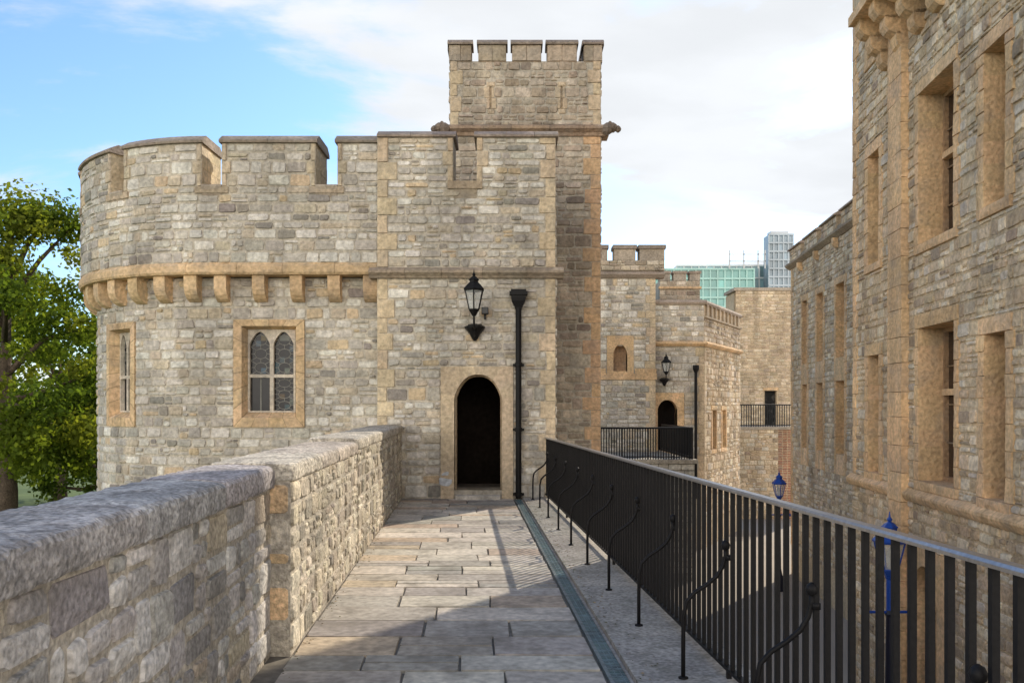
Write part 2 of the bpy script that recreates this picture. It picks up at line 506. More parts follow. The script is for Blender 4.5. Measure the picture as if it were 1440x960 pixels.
while u>uend+2: gaps.append((u,u+.38)); u-=2.08
panel(mb,up,uend,0,4.2,ZG,[],MORT)
mer=[]; e=0.0
for g0,g1 in gaps: mer.append((g1,e)); e=g0
mer.append((uend,e))
qh=[]
for g0,g1 in gaps:
    for s in (-1,1):
        z=ZG-.0; e0=g0 if s<0 else g1; i=0
        while z<ZT-.02:
            z2=min(z+.23,ZT); ww=(.09,.17)[i%2]; i+=1
            if ZT-z2<.12: z2=ZT
            a,b_=(e0-ww,e0) if s<0 else (e0,e0+ww)
            block(mb,up,a+.004,b_-.004,z+.004,z2-.004,.026,vary((.56,.465,.335),.1),ch=.008,jit=.003,cc=.008); qh.append((a,b_,z,z2)); z=z2
    qh.append((g0,g1,ZG,ZT+1)); qh.append((g0-.13,g1+.13,ZG-.13,ZG))
stones(mb,up,uvis,0,4.22,ZT,qh,HR,WR,GREY)
TH=.95
for a,b_ in mer:
    if b_-a<.05: continue
    panel(mb,up,a,b_,ZG,ZT,[],MORT)
    for z0,z1 in zip(lin(ZG-.3,ZT,.25)[:-1],lin(ZG-.3,ZT,.25)[1:]):
        for s0,s1 in ((-TH,-TH*.45),(-TH*.45,-.004)):
            mbox(mb,up,a+R.uniform(0,.006),b_-R.uniform(0,.006),z0+.002,z1-.002,s0+.003,s1,vary((.60,.49,.33),.1))
for g0,g1 in gaps:
    mbox(mb,up,g0-.12,g1+.12,ZG-.12,ZG-.005,-.3,.035,(.46,.37,.26),va=.1)
    extrude(mb,up,g0,g1,[(-TH,ZG-.4),(-.05,ZG-.4),(.05,ZG+.0),(.04,ZG+.03),(-TH,ZG+.16)],(.42,.35,.27))
mb.obj('ragstone_walls',[M_stone],tower)
mb=MB()
for a,b_ in mer:
    if b_-a<.05: continue
    extrude(mb,up,a-.04,min(b_+.04,0),[(-TH-.05,ZT),(.06,ZT),(.07,ZT+.035),(.05,ZT+.06),(-.12,ZT+.17),(-TH+.12,ZT+.17),(-TH-.05,ZT+.06)],CAP,joints=.75,va=.12)
extrude(mb,up,uend,0-.012,[(-.34,4.02),(.02,4.02),(.05,4.06),(.05,4.17),(.0,4.235),(-.34,4.235)],BUFF,joints=.8,va=.12)
cpos=[-.12,-.81,-1.49,-2.17,-2.86]
th=rad(5)
while th<rad(190):
    cpos.append(-(Lr+3.35*th)); th+=.62/3.65
for i,uc in enumerate(cpos):
    w=.11 if i else .16
    c=vary(BUFF,.12)
    pr=[(-.02,3.55),(.06,3.56),(.14,3.60),(.21,3.67),(.25,3.76),(.262,3.86),(.262,4.018),(-.02,4.018)]
    extrude(mb,lo,uc-w,uc+w,pr,c)
mb.obj('corbel_table_and_coping',[M_stone],tower)

def gothic(par,mp,u0,u1,v0,v1,sur=.28,casement=True):
    mb=MB()
    w=sur
    iu0,iu1,iv0,iv1=u0+w*.75,u1-w*.75,v0+.27,v1-.17
    outer=[(u0,v0),(u1,v0),(u1,v1),(u0,v1)]
    mid=[(iu0-.06,iv0-.10),(iu1+.06,iv0-.10),(iu1+.06,iv1+.05),(iu0-.06,iv1+.05)]
    inn=[(iu0,iv0),(iu1,iv0),(iu1,iv1),(iu0,iv1)]
    def ring(A,B,da,db):
        for i in range(4):
            k=(i+1)%4
            nseg=6 if i in (1,3) else 4
            for s in range(nseg):
                t0=s/nseg+.004; t1=(s+1)/nseg-.004
                f=lambda P,Q,t:(P[0]+(Q[0]-P[0])*t,P[1]+(Q[1]-P[1])*t)
                a,b2,c,d=f(A[i],A[k],t0),f(A[i],A[k],t1),f(B[i],B[k],t1),f(B[i],B[k],t0)
                mb.add([mp(*a,da),mp(*b2,da),mp(*c,db),mp(*d,db)],[(0,1,2,3)],vary(BUFF,.09))
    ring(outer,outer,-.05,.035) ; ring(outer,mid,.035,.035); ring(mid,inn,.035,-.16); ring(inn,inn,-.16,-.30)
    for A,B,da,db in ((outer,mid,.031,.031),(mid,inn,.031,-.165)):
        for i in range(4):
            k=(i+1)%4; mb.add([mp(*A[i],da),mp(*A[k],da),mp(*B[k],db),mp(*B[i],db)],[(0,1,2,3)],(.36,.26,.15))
    PAL=(.62,.55,.45)
    lw=(iu1-iu0)/2
    lights=[]
    tz=iv0+(iv1-iv0)*.44
    for s in range(2):
        a=iu0+lw*s; b2=a+lw
        ia,ib=a+.035,b2-.035
        arch_ring(mb,mp,a,b2,iv0,iv1,ia,ib,iv0+.03,iv1-.26,iv1-.04,-.15,-.25,PAL,p=1.9,outer=False)
        lights.append((ia,ib))
    mbox(mb,mp,iu0,iu1,tz-.03,tz+.03,-.25,-.145,PAL)
    mb.obj('window_surround_and_tracery',[M_stone],par)
    mb=MB()
    mb.add([mp(iu0,iv0,-.23),mp(iu1,iv0,-.23),mp(iu1,iv1,-.23),mp(iu0,iv1,-.23)],[(0,1,2,3)],(.012,.012,.014))
    for s,(ia,ib) in enumerate(lights):
        for (c,d) in ((tz+.05,iv1-.10),(iv0+.05,tz-.04)):
            if s==0 and c<tz: continue
            n1_,n2_=4,max(3,int((d-c)/.09))
            for i in range(n1_):
                for k in range(n2_):
                    if R.random()<.25:
                        x0_=ia+(ib-ia)*i/n1_; x1_=ia+(ib-ia)*(i+1)/n1_; z0_=c+(d-c)*k/n2_; z1_=c+(d-c)*(k+1)/n2_
                        mb.add([mp(x0_,z0_,-.2285),mp(x1_,z0_,-.2285),mp(x1_,z1_,-.2285),mp(x0_,z1_,-.2285)],[(0,1,2,3)],vary(R.choice([(.08,.09,.08),(.10,.07,.03),(.04,.07,.09)]),.5))
    mb.obj('window_glass',[M_glass],par)
    mb=MB(); LC=(.24,.235,.21)
    def strip(p,q,t=.005,dd=-.222):
        l=math.hypot(q[0]-p[0],q[1]-p[1])
        if l<.01: return
        nx,ny=-(q[1]-p[1])/l*t,(q[0]-p[0])/l*t
        mb.add([mp(p[0]-nx,p[1]-ny,dd),mp(q[0]-nx,q[1]-ny,dd),mp(q[0]+nx,q[1]+ny,dd),mp(p[0]+nx,p[1]+ny,dd)],[(0,1,2,3)],LC)
    def oval(cu,cv,ru,rv,t=.005):
        P=[(cu+ru*math.cos(a*math.pi/8),cv+rv*math.sin(a*math.pi/8)) for a in range(17)]
        for a,b2 in zip(P[:-1],P[1:]): strip(a,b2,t,-.221)
    for s,(ia,ib) in enumerate(lights):
        uc=(ia+ib)/2; W_=ib-ia
        for pi,(c,d) in enumerate(((tz+.03,iv1-.06),(iv0+.03,tz-.03))):
            if pi==1 and s==0 and casement: 
                strip((uc,c),(uc,d),.012); continue
            nn=3
            hh=(d-c)/nn
            for k in range(nn):
                cv=c+hh*(k+.5)
                oval(uc,cv,W_*.30,hh*.36); 
                strip((ia,cv),(uc-W_*.30,cv)); strip((uc+W_*.30,cv),(ib,cv))
                strip((ia,cv-hh/2),(uc-W_*.21,cv-hh*.25)); strip((ib,cv-hh/2),(uc+W_*.21,cv-hh*.25))
                strip((ia,cv+hh/2),(uc-W_*.21,cv+hh*.25)); strip((ib,cv+hh/2),(uc+W_*.21,cv+hh*.25))
                strip((uc,cv-hh*.5),(uc,cv-hh*.36)); strip((uc,cv+hh*.36),(uc,cv+hh*.5))
    mb.obj('leaded_lights',[M_iron],par)
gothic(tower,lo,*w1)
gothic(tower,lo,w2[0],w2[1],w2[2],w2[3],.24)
mb=MB()
pts=[(XS-3.0*math.sin(rad(a)),CY-3.0*math.cos(rad(a))) for a in range(0,186,6)]
prism(mb,[(-2.5,16.0)]+[(XS,16.0)]+pts[1:]+[(-2.5,CY+3.0)],-4,5.35,(.06,.055,.05))
mb.obj('tower_core_and_roof',[M_stone],tower)

# ================================================================== DOOR BLOCK
YF=15.25
db=plane_map(0,YF,1,0)
mb=MB()
X0,X1=-2.41,.78
ZT2=6.45; ZG2=5.66
dO=(-1.27,.02,-.02,2.36)
door=(-1.03,-.18,.16,2.24)
gp=(-1.05,-.63)
holes=[(dO[0],dO[1],-.1,dO[3]),(gp[0],gp[1],ZG2,9),(X0-1,X1+1,3.93,4.13)]
qh=[]
def quoin_col(mb,mp,ue,side,z0,z1,lng,sht,hh,col,qh,hproud=.024,va=.09):
    z=z0;i=0
    while z<z1-.05:
        z2=min(z+hh*R.uniform(.85,1.15),z1)
        if z1-z2<.12: z2=z1
        w=(lng if i%2 else sht)*R.uniform(.92,1.08)
        a,b_=(ue,ue+w) if side>0 else (ue-w,ue)
        block(mb,mp,a+.003,b_-.003,z+.003,z2-.003,hproud,vary(col,va),ch=.006,jit=.002,cc=.006)
        qh.append((a,b_,z,z2)); z=z2; i+=1
BQ=(.60,.48,.325)
quoin_col(mb,db,X0,1,0,3.93,.30,.18,.30,BQ,qh)
quoin_col(mb,db,X1,-1,0,3.93,.30,.18,.30,BQ,qh)
quoin_col(mb,db,X0,1,4.13,ZT2,.34,.2,.30,BQ,qh)
quoin_col(mb,db,X1,-1,4.13,ZT2,.30,.18,.30,BQ,qh)
quoin_col(mb,db,gp[0],-1,ZG2+.0,ZT2,.2,.10,.28,BQ,qh)
quoin_col(mb,db,gp[1],1,ZG2+.0,ZT2,.2,.10,.28,BQ,qh)
panel(mb,db,X0,X1,-.1,ZG2,[door],MORT,.5,(.36,.28,.19))
stones(mb,db,X0,X1,0,ZT2,holes+qh,HR,WR,GREY,h=.022)
for a,b_ in ((X0,gp[0]),(gp[1],X1)):
    mbox(mb,db,a,b_,ZG2-.3,ZT2,-.75,-.003,MORT)
mbox(mb,db,gp[0]-.1,gp[1]+.1,ZG2-.13,ZG2,-.3,.05,(.42,.33,.23))
extrude(mb,db,gp[0],gp[1],[(-.75,ZG2-.3),(.0,ZG2-.3),(.05,ZG2+.005),(-.7,ZG2+.12)],(.42,.35,.26))
extrude(mb,db,X0-.14,X1+.14,[(-.2,3.935),(.06,3.935),(.08,3.97),(.14,4.02),(.14,4.06),(.02,4.13),(-.2,4.13)],(.36,.29,.21),joints=.8,va=.12)
for a,b_ in ((X0-.0,gp[0]+.05),(gp[1]-.05,X1+.05)):
    extrude(mb,db,a,b_,[(-.8,ZT2),(.06,ZT2),(.07,ZT2+.03),(.05,ZT2+.05),(-.12,ZT2+.15),(-.65,ZT2+.15),(-.8,ZT2+.05)],CAP,joints=.6,va=.12)
sideL=plane_map(X0,YF+2.3,0,-1)
panel(mb,sideL,0,2.3,-4,ZG2,[],MORT)
sideR=plane_map(X1,YF,0,1)
panel(mb,sideR,0,2.3,-4,ZG2,[],MORT)
stones(mb,sideR,0,2.3,-4,ZG2,[],(.15,.2),(.18,.4),GREY,h=.02)
panel(mb,db,X0,X1,-4,-.1,[],MORT)
mb.obj('door_block_masonry',[M_stone],tower)
mb=MB()
arch_ring(mb,db,dO[0],dO[1],.0,dO[3],-1.03,-.18,.0,1.78,2.22,.045,-.32,(.62,.495,.34),p=2.4,N=24)
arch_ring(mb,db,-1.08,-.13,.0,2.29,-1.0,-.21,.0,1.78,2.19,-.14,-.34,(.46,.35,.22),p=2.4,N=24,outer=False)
mbox(mb,db,-1.03,-.18,-.02,.15,-.5,-.10,(.44,.39,.32))
mbox(mb,db,-1.0,-.21,-.02,.07,-.12,.16,(.60,.55,.47),ch=.01)
block(mb,db,-1.30,-1.07,.22,.40,.054,(.62,.64,.66),ch=.01,jit=.03,cc=.07)
block(mb,db,-1.27,-1.12,.41,.50,.052,(.60,.62,.64),ch=.01,jit=.03,cc=.05)
mb.obj('door_surround_and_step',[M_stone],tower)
mb=MB(); DK=(.022,.016,.012)  # near-black colours put the passage's interior shade into its surfaces
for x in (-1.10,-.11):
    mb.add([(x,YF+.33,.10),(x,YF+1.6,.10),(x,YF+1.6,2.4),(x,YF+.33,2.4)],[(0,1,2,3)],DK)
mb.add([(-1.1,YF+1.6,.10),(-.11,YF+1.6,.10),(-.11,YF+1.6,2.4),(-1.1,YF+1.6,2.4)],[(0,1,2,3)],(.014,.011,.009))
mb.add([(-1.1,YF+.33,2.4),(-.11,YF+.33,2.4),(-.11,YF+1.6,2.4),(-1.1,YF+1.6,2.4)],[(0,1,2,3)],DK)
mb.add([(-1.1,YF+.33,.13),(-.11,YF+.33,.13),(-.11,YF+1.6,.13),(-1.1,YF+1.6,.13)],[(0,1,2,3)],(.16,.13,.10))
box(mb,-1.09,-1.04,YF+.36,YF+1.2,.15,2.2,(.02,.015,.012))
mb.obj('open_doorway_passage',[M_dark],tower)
mb=MB()
box(mb,-2.38,.75,16.9,17.5,-4,5.4,(.06,.055,.05)); box(mb,-2.38,.75,15.95,17.5,5.0,5.4,(.2,.18,.16))
mb.obj('block_core_and_roof',[M_stone],tower)

# ================================================================== STAIR TURRET
R.seed(33)
tur=empty('square_stair_turret')
TY=17.5
tm=plane_map(0,TY,1,0)
TX0,TX1=-1.27,1.82
mb=MB(); qh=[]
ZS=7.3; ZTG=8.72; ZTT=9.05
OQ=(.62,.42,.25)
quoin_col(mb,tm,TX1,-1,-3,ZS-.12,.36,.20,.30,OQ,qh)
mgap=[(-.83,-.69),(-.12,.0),(.60,.72),(1.33,1.48)]
q2=[]
quoin_col(mb,tm,TX1+.0,-1,ZS+.1,ZTG,.26,.16,.28,BQ,q2); quoin_col(mb,tm,TX0,1,ZS+.1,ZTG,.26,.16,.28,BQ,q2)
slits=[(-.455,-.425,7.74,8.20),(1.0,1.03,7.74,8.20)]
panel(mb,tm,TX0,TX1,-4,ZTG,slits,MORT,.12,BQ)
sh=[]
for a,b_,c,d in slits:
    m_=(c+d)/2
    for (p,q,r,s) in ((a-.07,a,c,m_),(b_,b_+.11,c,m_),(a-.12,a,m_,d),(b_,b_+.06,m_,d),(a-.07,b_+.08,d,d+.1),(a-.05,b_+.07,c-.10,c)):
        block(mb,tm,p+.002,q-.002,r+.002,s-.002,.022,vary((.54,.43,.30),.1),ch=.006,jit=.002,cc=.005); sh.append((p,q,r,s))
    mbox(mb,tm,a,b_,c,d,-.1,-.012,(.40,.31,.21))
    sh.append((a,b_,c,d))
stones(mb,tm,TX0,TX1,-3,ZS-.12,qh,HR,WR,TURR,h=.022)
stones(mb,tm,TX0,TX1,ZS+.1,ZTG,q2+sh,(.12,.19),(.13,.34),TURR,h=.022)
extrude(mb,tm,TX0-.12,TX1+.16,[(-.3,ZS-.12),(.05,ZS-.12),(.07,ZS-.06),(.16,ZS+.0),(.16,ZS+.05),(.02,ZS+.12),(-.3,ZS+.12)],(.38,.275,.19),joints=.7,va=.12)
edges=[TX0-.02]+[x for g in mgap for x in g]+[TX1+.03]
for k in range(0,len(edges),2):
    a,b_=edges[k],edges[k+1]
    block(mb,tm,a,(a+b_)/2,ZTG,ZTT,.03,vary((.48,.39,.29),.12),ch=.006,jit=.003,cc=.005)
    block(mb,tm,(a+b_)/2,b_,ZTG,ZTT,.03,vary((.48,.39,.29),.12),ch=.006,jit=.003,cc=.005)
    mbox(mb,tm,a,b_,ZTG-.02,ZTT,-.35,.005,(.36,.28,.2))
    extrude(mb,tm,a-.03,b_+.03,[(-.4,ZTT),(.07,ZTT),(.07,ZTT+.04),(-.02,ZTT+.12),(-.33,ZTT+.12),(-.4,ZTT+.04)],CAP,va=.1)
for (mp_,w) in ((plane_map(TX0,TY+3.1,0,-1),3.1),(plane_map(TX1,TY,0,1),3.1),(plane_map(TX1,TY+3.1,-1,0),3.09)):
    panel(mb,mp_,0,w,-4,ZTG,[],MORT)
    stones(mb,mp_,0,w,4.5,ZTG,[],(.14,.2),(.16,.38),TURR,h=.02)
    x=0.05
    while x<w-.3:
        mbox(mb,mp_,x,x+.58,ZTG-.02,ZTT,-.35,.03,(.36,.28,.2)); mbox(mb,mp_,x-.03,x+.61,ZTT,ZTT+.1,-.38,.07,CAP); x+=.73
box(mb,TX0+.35,TX1-.35,TY+.35,TY+2.75,-4,ZTG-.2,(.1,.09,.08))
for gx,sgn in ((TX1+.12,1),(TX0-.10,-1)):
    for (dx,dz,r) in ((0,0,.13),(.12,.03,.10),(.22,.0,.07),(.06,.11,.05)):
        lathe(mb,gx+dx*sgn,TY-.10,[(.02,ZS-.0+dz-r),(r*.8,ZS+dz-r*.55),(r,ZS+dz),(r*.8,ZS+dz+r*.55),(.02,ZS+dz+r)],(.22,.17,.13),n=8)
mb.obj('turret_masonry',[M_stone],tur)

# ================================================================== DRAINPIPE
mb=MB()
px_=.115; py_=YF-.10
lathe(mb,px_,py_,[(.052,.02),(.052,3.4)],BK,n=14)
for z in (.05,1.2,2.35):
    lathe(mb,px_,py_,[(.052,z),(.068,z+.01),(.068,z+.07),(.052,z+.08)],BK,n=14)
    box(mb,px_-.10,px_+.10,py_+.04,py_+.09,z+.015,z+.06,BK)
v0=[(.05,3.36),(.07,3.42),(.12,3.52),(.13,3.58),(.13,3.62)]
for (a,z0),(b_,z1) in zip(v0[:-1],v0[1:]):
    mb.add([(px_-a,py_-a*.7,z0),(px_+a,py_-a*.7,z0),(px_+a,py_+.09,z0),(px_-a,py_+.09,z0),(px_-b_,py_-b_*.7,z1),(px_+b_,py_-b_*.7,z1),(px_+b_,py_+.09,z1),(px_-b_,py_+.09,z1)],[(0,1,5,4),(1,2,6,5),(2,3,7,6),(3,0,4,7)],BK)
box(mb,px_-.16,px_+.16,py_-.12,py_+.09,3.62,3.68,BK)
box(mb,px_-.135,px_+.135,py_-.10,py_+.085,3.68,3.72,BK)
mb.obj('drainpipe',[M_iron])

# ================================================================== LANTERNS
def lantern(mbf,mbg,x,y,z,s=1.0,col=BK,glow=(.45,.47,.46),n=6):
    wb,wt=.085*s,.155*s
    for k in range(n):
        a=2*math.pi*(k+.5)/n; a2=2*math.pi*(k+1.5)/n
        p=(x+wb*math.cos(a),y+wb*math.sin(a),z+.06*s); q=(x+wt*math.cos(a),y+wt*math.sin(a),z+.36*s)
        p2=(x+wb*math.cos(a2),y+wb*math.sin(a2),z+.06*s); q2=(x+wt*math.cos(a2),y+wt*math.sin(a2),z+.36*s)
        tube(mbf,[p,q],.010*s,col,n=5); tube(mbf,[p,p2],.010*s,col,n=5); tube(mbf,[q,q2],.013*s,col,n=5)
        mbg.add([p,p2,q2,q],[(0,1,2,3)],glow)
    lathe(mbf,x,y,[(.03*s,z-.04*s),(.055*s,z),(.09*s,z+.05*s),(.085*s,z+.065*s)],col,n=n,rot=math.pi/n)
    lathe(mbf,x,y,[(.175*s,z+.355*s),(.18*s,z+.375*s),(.12*s,z+.44*s),(.075*s,z+.48*s),(.075*s,z+.51*s),(.09*s,z+.52*s),(.05*s,z+.56*s),(.02*s,z+.58*s),(.03*s,z+.605*s),(.012*s,z+.63*s),(.004*s,z+.69*s)],col,n=n,rot=math.pi/n)
    lathe(mbf,x,y,[(.018*s,z+.07*s),(.018*s,z+.2*s),(.028*s,z+.23*s),(.01*s,z+.3*s)],(.5,.48,.4),n=6)
M_lg=bpy.data.materials.new('lantern_glass'); M_lg.use_nodes=True
bs=M_lg.node_tree.nodes['Principled BSDF']; bs.inputs['Base Color'].default_value=(.75,.78,.78,1); bs.inputs['Roughness'].default_value=.06; bs.inputs['Alpha'].default_value=.3; bs.inputs['Specular IOR Level'].default_value=.8

def wall_lantern(x,yw,z,s):
    e=empty('wall_lantern'); f=MB(); g=MB()
    yl=yw-.38*s
    lantern(f,g,x,yl,z,s)
    tube(f,[(x,yl,z-.03*s),(x,yl,z-.12*s),(x,yl+.03*s,z-.19*s),(x,yl+.12*s,z-.22*s),(x,yl+.25*s,z-.2*s),(x,yw,z-.17*s)],.016*s,BK,n=7)
    pts=[]
    for k in range(14):
        a=k/13*math.pi*2.2; r_=.10*s*(1-k/17)
        pts.append((x,yl+.2*s-r_*math.cos(a),z-.27*s-r_*math.sin(a)*.8))
    tube(f,pts,.011*s,BK,n=6)
    box(f,x-.11*s,x+.11*s,yw-.03,yw-.0,z-.27*s,z-.13*s,BK)
    lathe(f,x,yw-.05*s,[(.02*s,z-.40*s),(.05*s,z-.36*s),(.09*s,z-.28*s),(.16*s,z-.20*s),(.165*s,z-.17*s),(.05*s,z-.13*s)],BK,n=10)
    f.obj('frame_and_bracket',[M_iron],e); g.obj('glass_panes',[M_lg],e)
wall_lantern(-.66,YF-.02,3.26,1.12)
f=MB(); box(f,-.54,-.42,YF-.12,YF-.02,3.29,3.41,(.03,.03,.03)); box(f,-.50,-.46,YF-.03,YF,3.2,3.3,(.03,.03,.03)); box(f,-.53,-.43,YF-.135,YF-.12,3.30,3.40,(.12,.12,.12)); f.obj('wall_floodlight',[M_iron])

def lamp_post(x,y,ztop,s):
    e=empty('lamp_post'); f=MB(); g=MB(); BL=(.012,.06,.33)
    z=ztop-.69*s
    lantern(f,g,x,y,z,s,BL,(.5,.5,.5))
    lathe(f,x,y,[(.035*s,z-.38*s),(.035*s,z-.05*s),(.05*s,z-.02*s)],BL,n=12)
    lathe(f,x,y,[(.12*s,-4.0),(.12*s,-3.6),(.08*s,-3.5),(.05*s,-3.3),(.038*s,z-.45*s),(.055*s,z-.42*s),(.035*s,z-.381*s)],(.012,.014,.03),n=12)
    tube(f,[(x-.26*s,y,z-.40*s),(x+.26*s,y,z-.40*s)],.016*s,BL)
    for sg in (-1,1): lathe(f,x+.27*s*sg,y,[(.005,z-.45*s),(.03*s,z-.41*s),(.005,z-.36*s)],BL,n=8)
    f.obj('post_and_lantern_frame',[M_paint],e); g.obj('glass_panes',[M_lg],e)
lamp_post(6.15,13.9,-.06,1.5)
lamp_post(8.2,26.2,-.3,1.25)

# ================================================================== BARRACKS (right)
R.seed(44)
bar=empty('barracks_building')
SL=.092; hyp=math.hypot(1,SL)
def bface(Lx,y_far): return plane_map(Lx+SL*y_far,y_far,-SL,-1.0)
YC=17.2
bf=bface(5.3,YC)
U=lambda y:(YC-y)*hyp
BB=(.66,.455,.26)
mb=MB()
win=[]
def W(ya,yb,v0,v1,k): win.append((U(ya),U(yb),v0,v1,k))
W(16.25,15.65,4.32,6.38,0); W(16.25,15.65,.42,2.6,0)
W(13.75,12.42,4.24,6.66,1); W(13.75,12.42,.46,2.9,1)
W(11.46,10.87,4.31,6.39,0); W(11.46,10.87,.42,2.61,0)
W(9.6,9.0,4.31,6.39,0); W(9.6,9.0,.42,2.61,0)
W(16.25,15.65,8.2,9.6,0); W(11.46,10.87,8.1,10.2,0)
W(7.6,6.3,4.24,6.66,1); W(7.6,6.3,.46,2.9,1)
W(14.0,12.9,-4,-.85,2)
H=[(a,b_,c,d) for a,b_,c,d,k in win]
UE=U(2.0)
panel(mb,bf,0,UE,-4,13,H,MORTW,.5,BB)
sh=[]; qh=[]
for a,b_,c,d,k in win:
    w=.17 if k!=1 else .14
    z=c; i=0
    while z<d-.04:
        z2=min(z+R.uniform(.28,.36),d)
        if d-z2<.14: z2=d
        ww=w if i%2 else w+.06
        for (p,q) in ((a-ww,a),(b_,b_+ww)):
            block(mb,bf,p+.002,q-.0,z+.002,z2-.002,.026,vary(BB,.08),ch=.005,jit=.001,cc=.003); sh.append((p,q,z,z2))
        z=z2;i+=1
    if k!=2: block(mb,bf,a-w,b_+w,d+.0,d+.22,.030,vary(BB,.08),ch=.005,jit=.001,cc=.003); sh.append((a-w,b_+w,d,d+.22))
    if k!=2:
        block(mb,bf,a-w,b_+w,c-.15,c,.05,vary(BB,.08),ch=.006,jit=.001,cc=.004); sh.append((a-w,b_+w,c-.15,c))
    else:
        arch_ring(mb,bf,a-.25,b_+.25,c,d+.25,a+.05,b_-.05,c,d-.6,d-.02,.05,-.35,BB,p=2.1,N=24)
        sh.append((a-.25,b_+.25,c,d+.25))
    sh.append((a,b_,c,d))
pil=(U(14.86),U(14.2))
quoin_col(mb,bf,0,1,.32,13,.34,.20,.32,BB,qh)
stones(mb,bf,0,UE,.3,13,sh+qh+[(pil[0],pil[1],-4,14)],(.12,.20),(.15,.40),WARM,h=.022,psplit=.14)
stones(mb,bf,0,UE,-4,.1,sh+[(pil[0],pil[1],-4,14)],(.15,.22),(.18,.42),WARM,h=.024)
z=-4
while z<13:
    z2=z+R.uniform(.38,.5)
    block(mb,bf,pil[0],pil[1],z+.0015,z2-.0015,.13,vary(BB,.07),ch=.004,jit=.0005,cc=.002); z=z2
extrude(mb,bf,-.1,UE,[(-.05,.09),(.06,.09),(.09,.13),(.12,.19),(.12,.23),(.02,.31),(-.05,.31)],BB,joints=1.1,va=.08)
uA,uB=U(15.25),U(12.7)
for k in range(4):
    uc=uA+.15+(uB-uA-.3)*k/3
    for (d1,z0,z1) in ((.20,7.62,7.92),(.38,7.86,8.18),(.56,8.12,8.46)):
        pr=[(-.02,z0),(d1*.5,z0+.01),(d1*.85,z0+.07),(d1,z0+.17),(d1,z1),(-.02,z1)]
        extrude(mb,bf,uc-.14,uc+.14,pr,vary(BB,.1))
mbox(mb,bf,uA-.05,uB+.05,8.46,8.62,-.02,.66,BB,joints=.9,va=.1)
mbox(mb,bf,uA,uB,8.62,13,-.02,.57,MORTW)
box_pts=[bf(0,0,-.02)[:2],bf(UE,0,-.02)[:2],(14,2.0),(14,YC)]
for i in range(1,4):
    a=box_pts[i]; b_=box_pts[(i+1)%4]
    mb.add([(a[0],a[1],-4),(b_[0],b_[1],-4),(b_[0],b_[1],13),(a[0],a[1],13)],[(0,1,2,3)],MORTW)
mb.add([(p[0],p[1],13) for p in box_pts],[(0,1,2,3)],(.2,.18,.16))
mb.obj('projecting_tower_masonry',[M_stone],bar)
def sash(mbf,mbg,mp,a,b_,c,d,k,D=-.40):
    mbg.add([mp(a,c,D-.03),mp(b_,c,D-.03),mp(b_,d,D-.03),mp(a,d,D-.03)],[(0,1,2,3)],(.05,.033,.022))
    FC=(.40,.26,.15)
    for (p,q,r_,s) in ((a,a+.06,c,d),(b_-.06,b_,c,d),(a+.06,b_-.06,c,c+.07),(a+.06,b_-.06,d-.07,d)):
        mbox(mbf,mp,p,q,r_,s,D-.03,D+.04,FC)
    m_=(a+b_)/2
    if k==1:
        mbox(mbf,mp,m_-.06,m_+.06,c+.07,d-.07,D-.03,D+.09,BB)
        z=c+(d-c)*.58
        mbox(mbf,mp,a+.06,b_-.06,z-.05,z+.05,D-.028,D+.08,BB)
    for i in range(1,4):
        z=c+(d-c)*i/4; mbox(mbf,mp,a+.06,b_-.06,z-.011,z+.011,D-.026,D-.002,(.25,.17,.10))
fm_=MB(); gm=MB()
for a,b_,c,d,k in win:
    if k==2: gm.add([bf(a,c,-.48),bf(b_,c,-.48),bf(b_,d,-.48),bf(a,d,-.48)],[(0,1,2,3)],(.05,.03,.02))
    else: sash(fm_,gm,bf,a,b_,c,d,k)
fm_.obj('window_frames',[M_stone],bar); gm.obj('window_glass',[M_glass],bar)
wf=bface(6.8,28.9)
Uw=lambda y:(28.9-y)*hyp
mb=MB(); fm_=MB(); gm=MB()
sh=[]; H=[]
for ya,yb in ((27.35,26.75),(25.6,24.9),(23.6,22.8)):
    a,b_=Uw(ya),Uw(yb)
    for c,d in ((3.0,5.0),(.35,2.35)):
        H.append((a,b_,c,d)); sash(fm_,gm,wf,a,b_,c,d,0,-.25)
    for s0,s1 in ((a-.16,a),(b_,b_+.16)):
        for z0,z1 in zip(lin(-.2,5.2,.35)[:-1],lin(-.2,5.2,.35)[1:]): block(mb,wf,s0,s1,z0+.003,z1-.003,.03,vary(BB,.08),ch=.006,jit=.001)
    for z0,z1 in ((2.35,3.0),(5.0,5.2),(-.2,.35)): block(mb,wf,a,b_,z0,z1,.03,vary(BB,.08),ch=.006,jit=.001)
    sh.append((a-.16,b_+.16,-.2,5.2))
UWE=Uw(17.0)
panel(mb,wf,0,UWE,-4,6.5,H,MORTW,.3,BB)
qh=[]; quoin_col(mb,wf,0,1,-3,6.3,.34,.2,.3,BB,qh)
stones(mb,wf,0,UWE,-3,6.3,sh+qh,(.14,.22),(.17,.42),WARM,h=.022)
extrude(mb,wf,-.15,UWE,[(-.1,6.28),(.05,6.28),(.18,6.38),(.18,6.44),(.06,6.5),(-.1,6.5)],(.34,.27,.19),joints=1.0,va=.1)
u=0.0
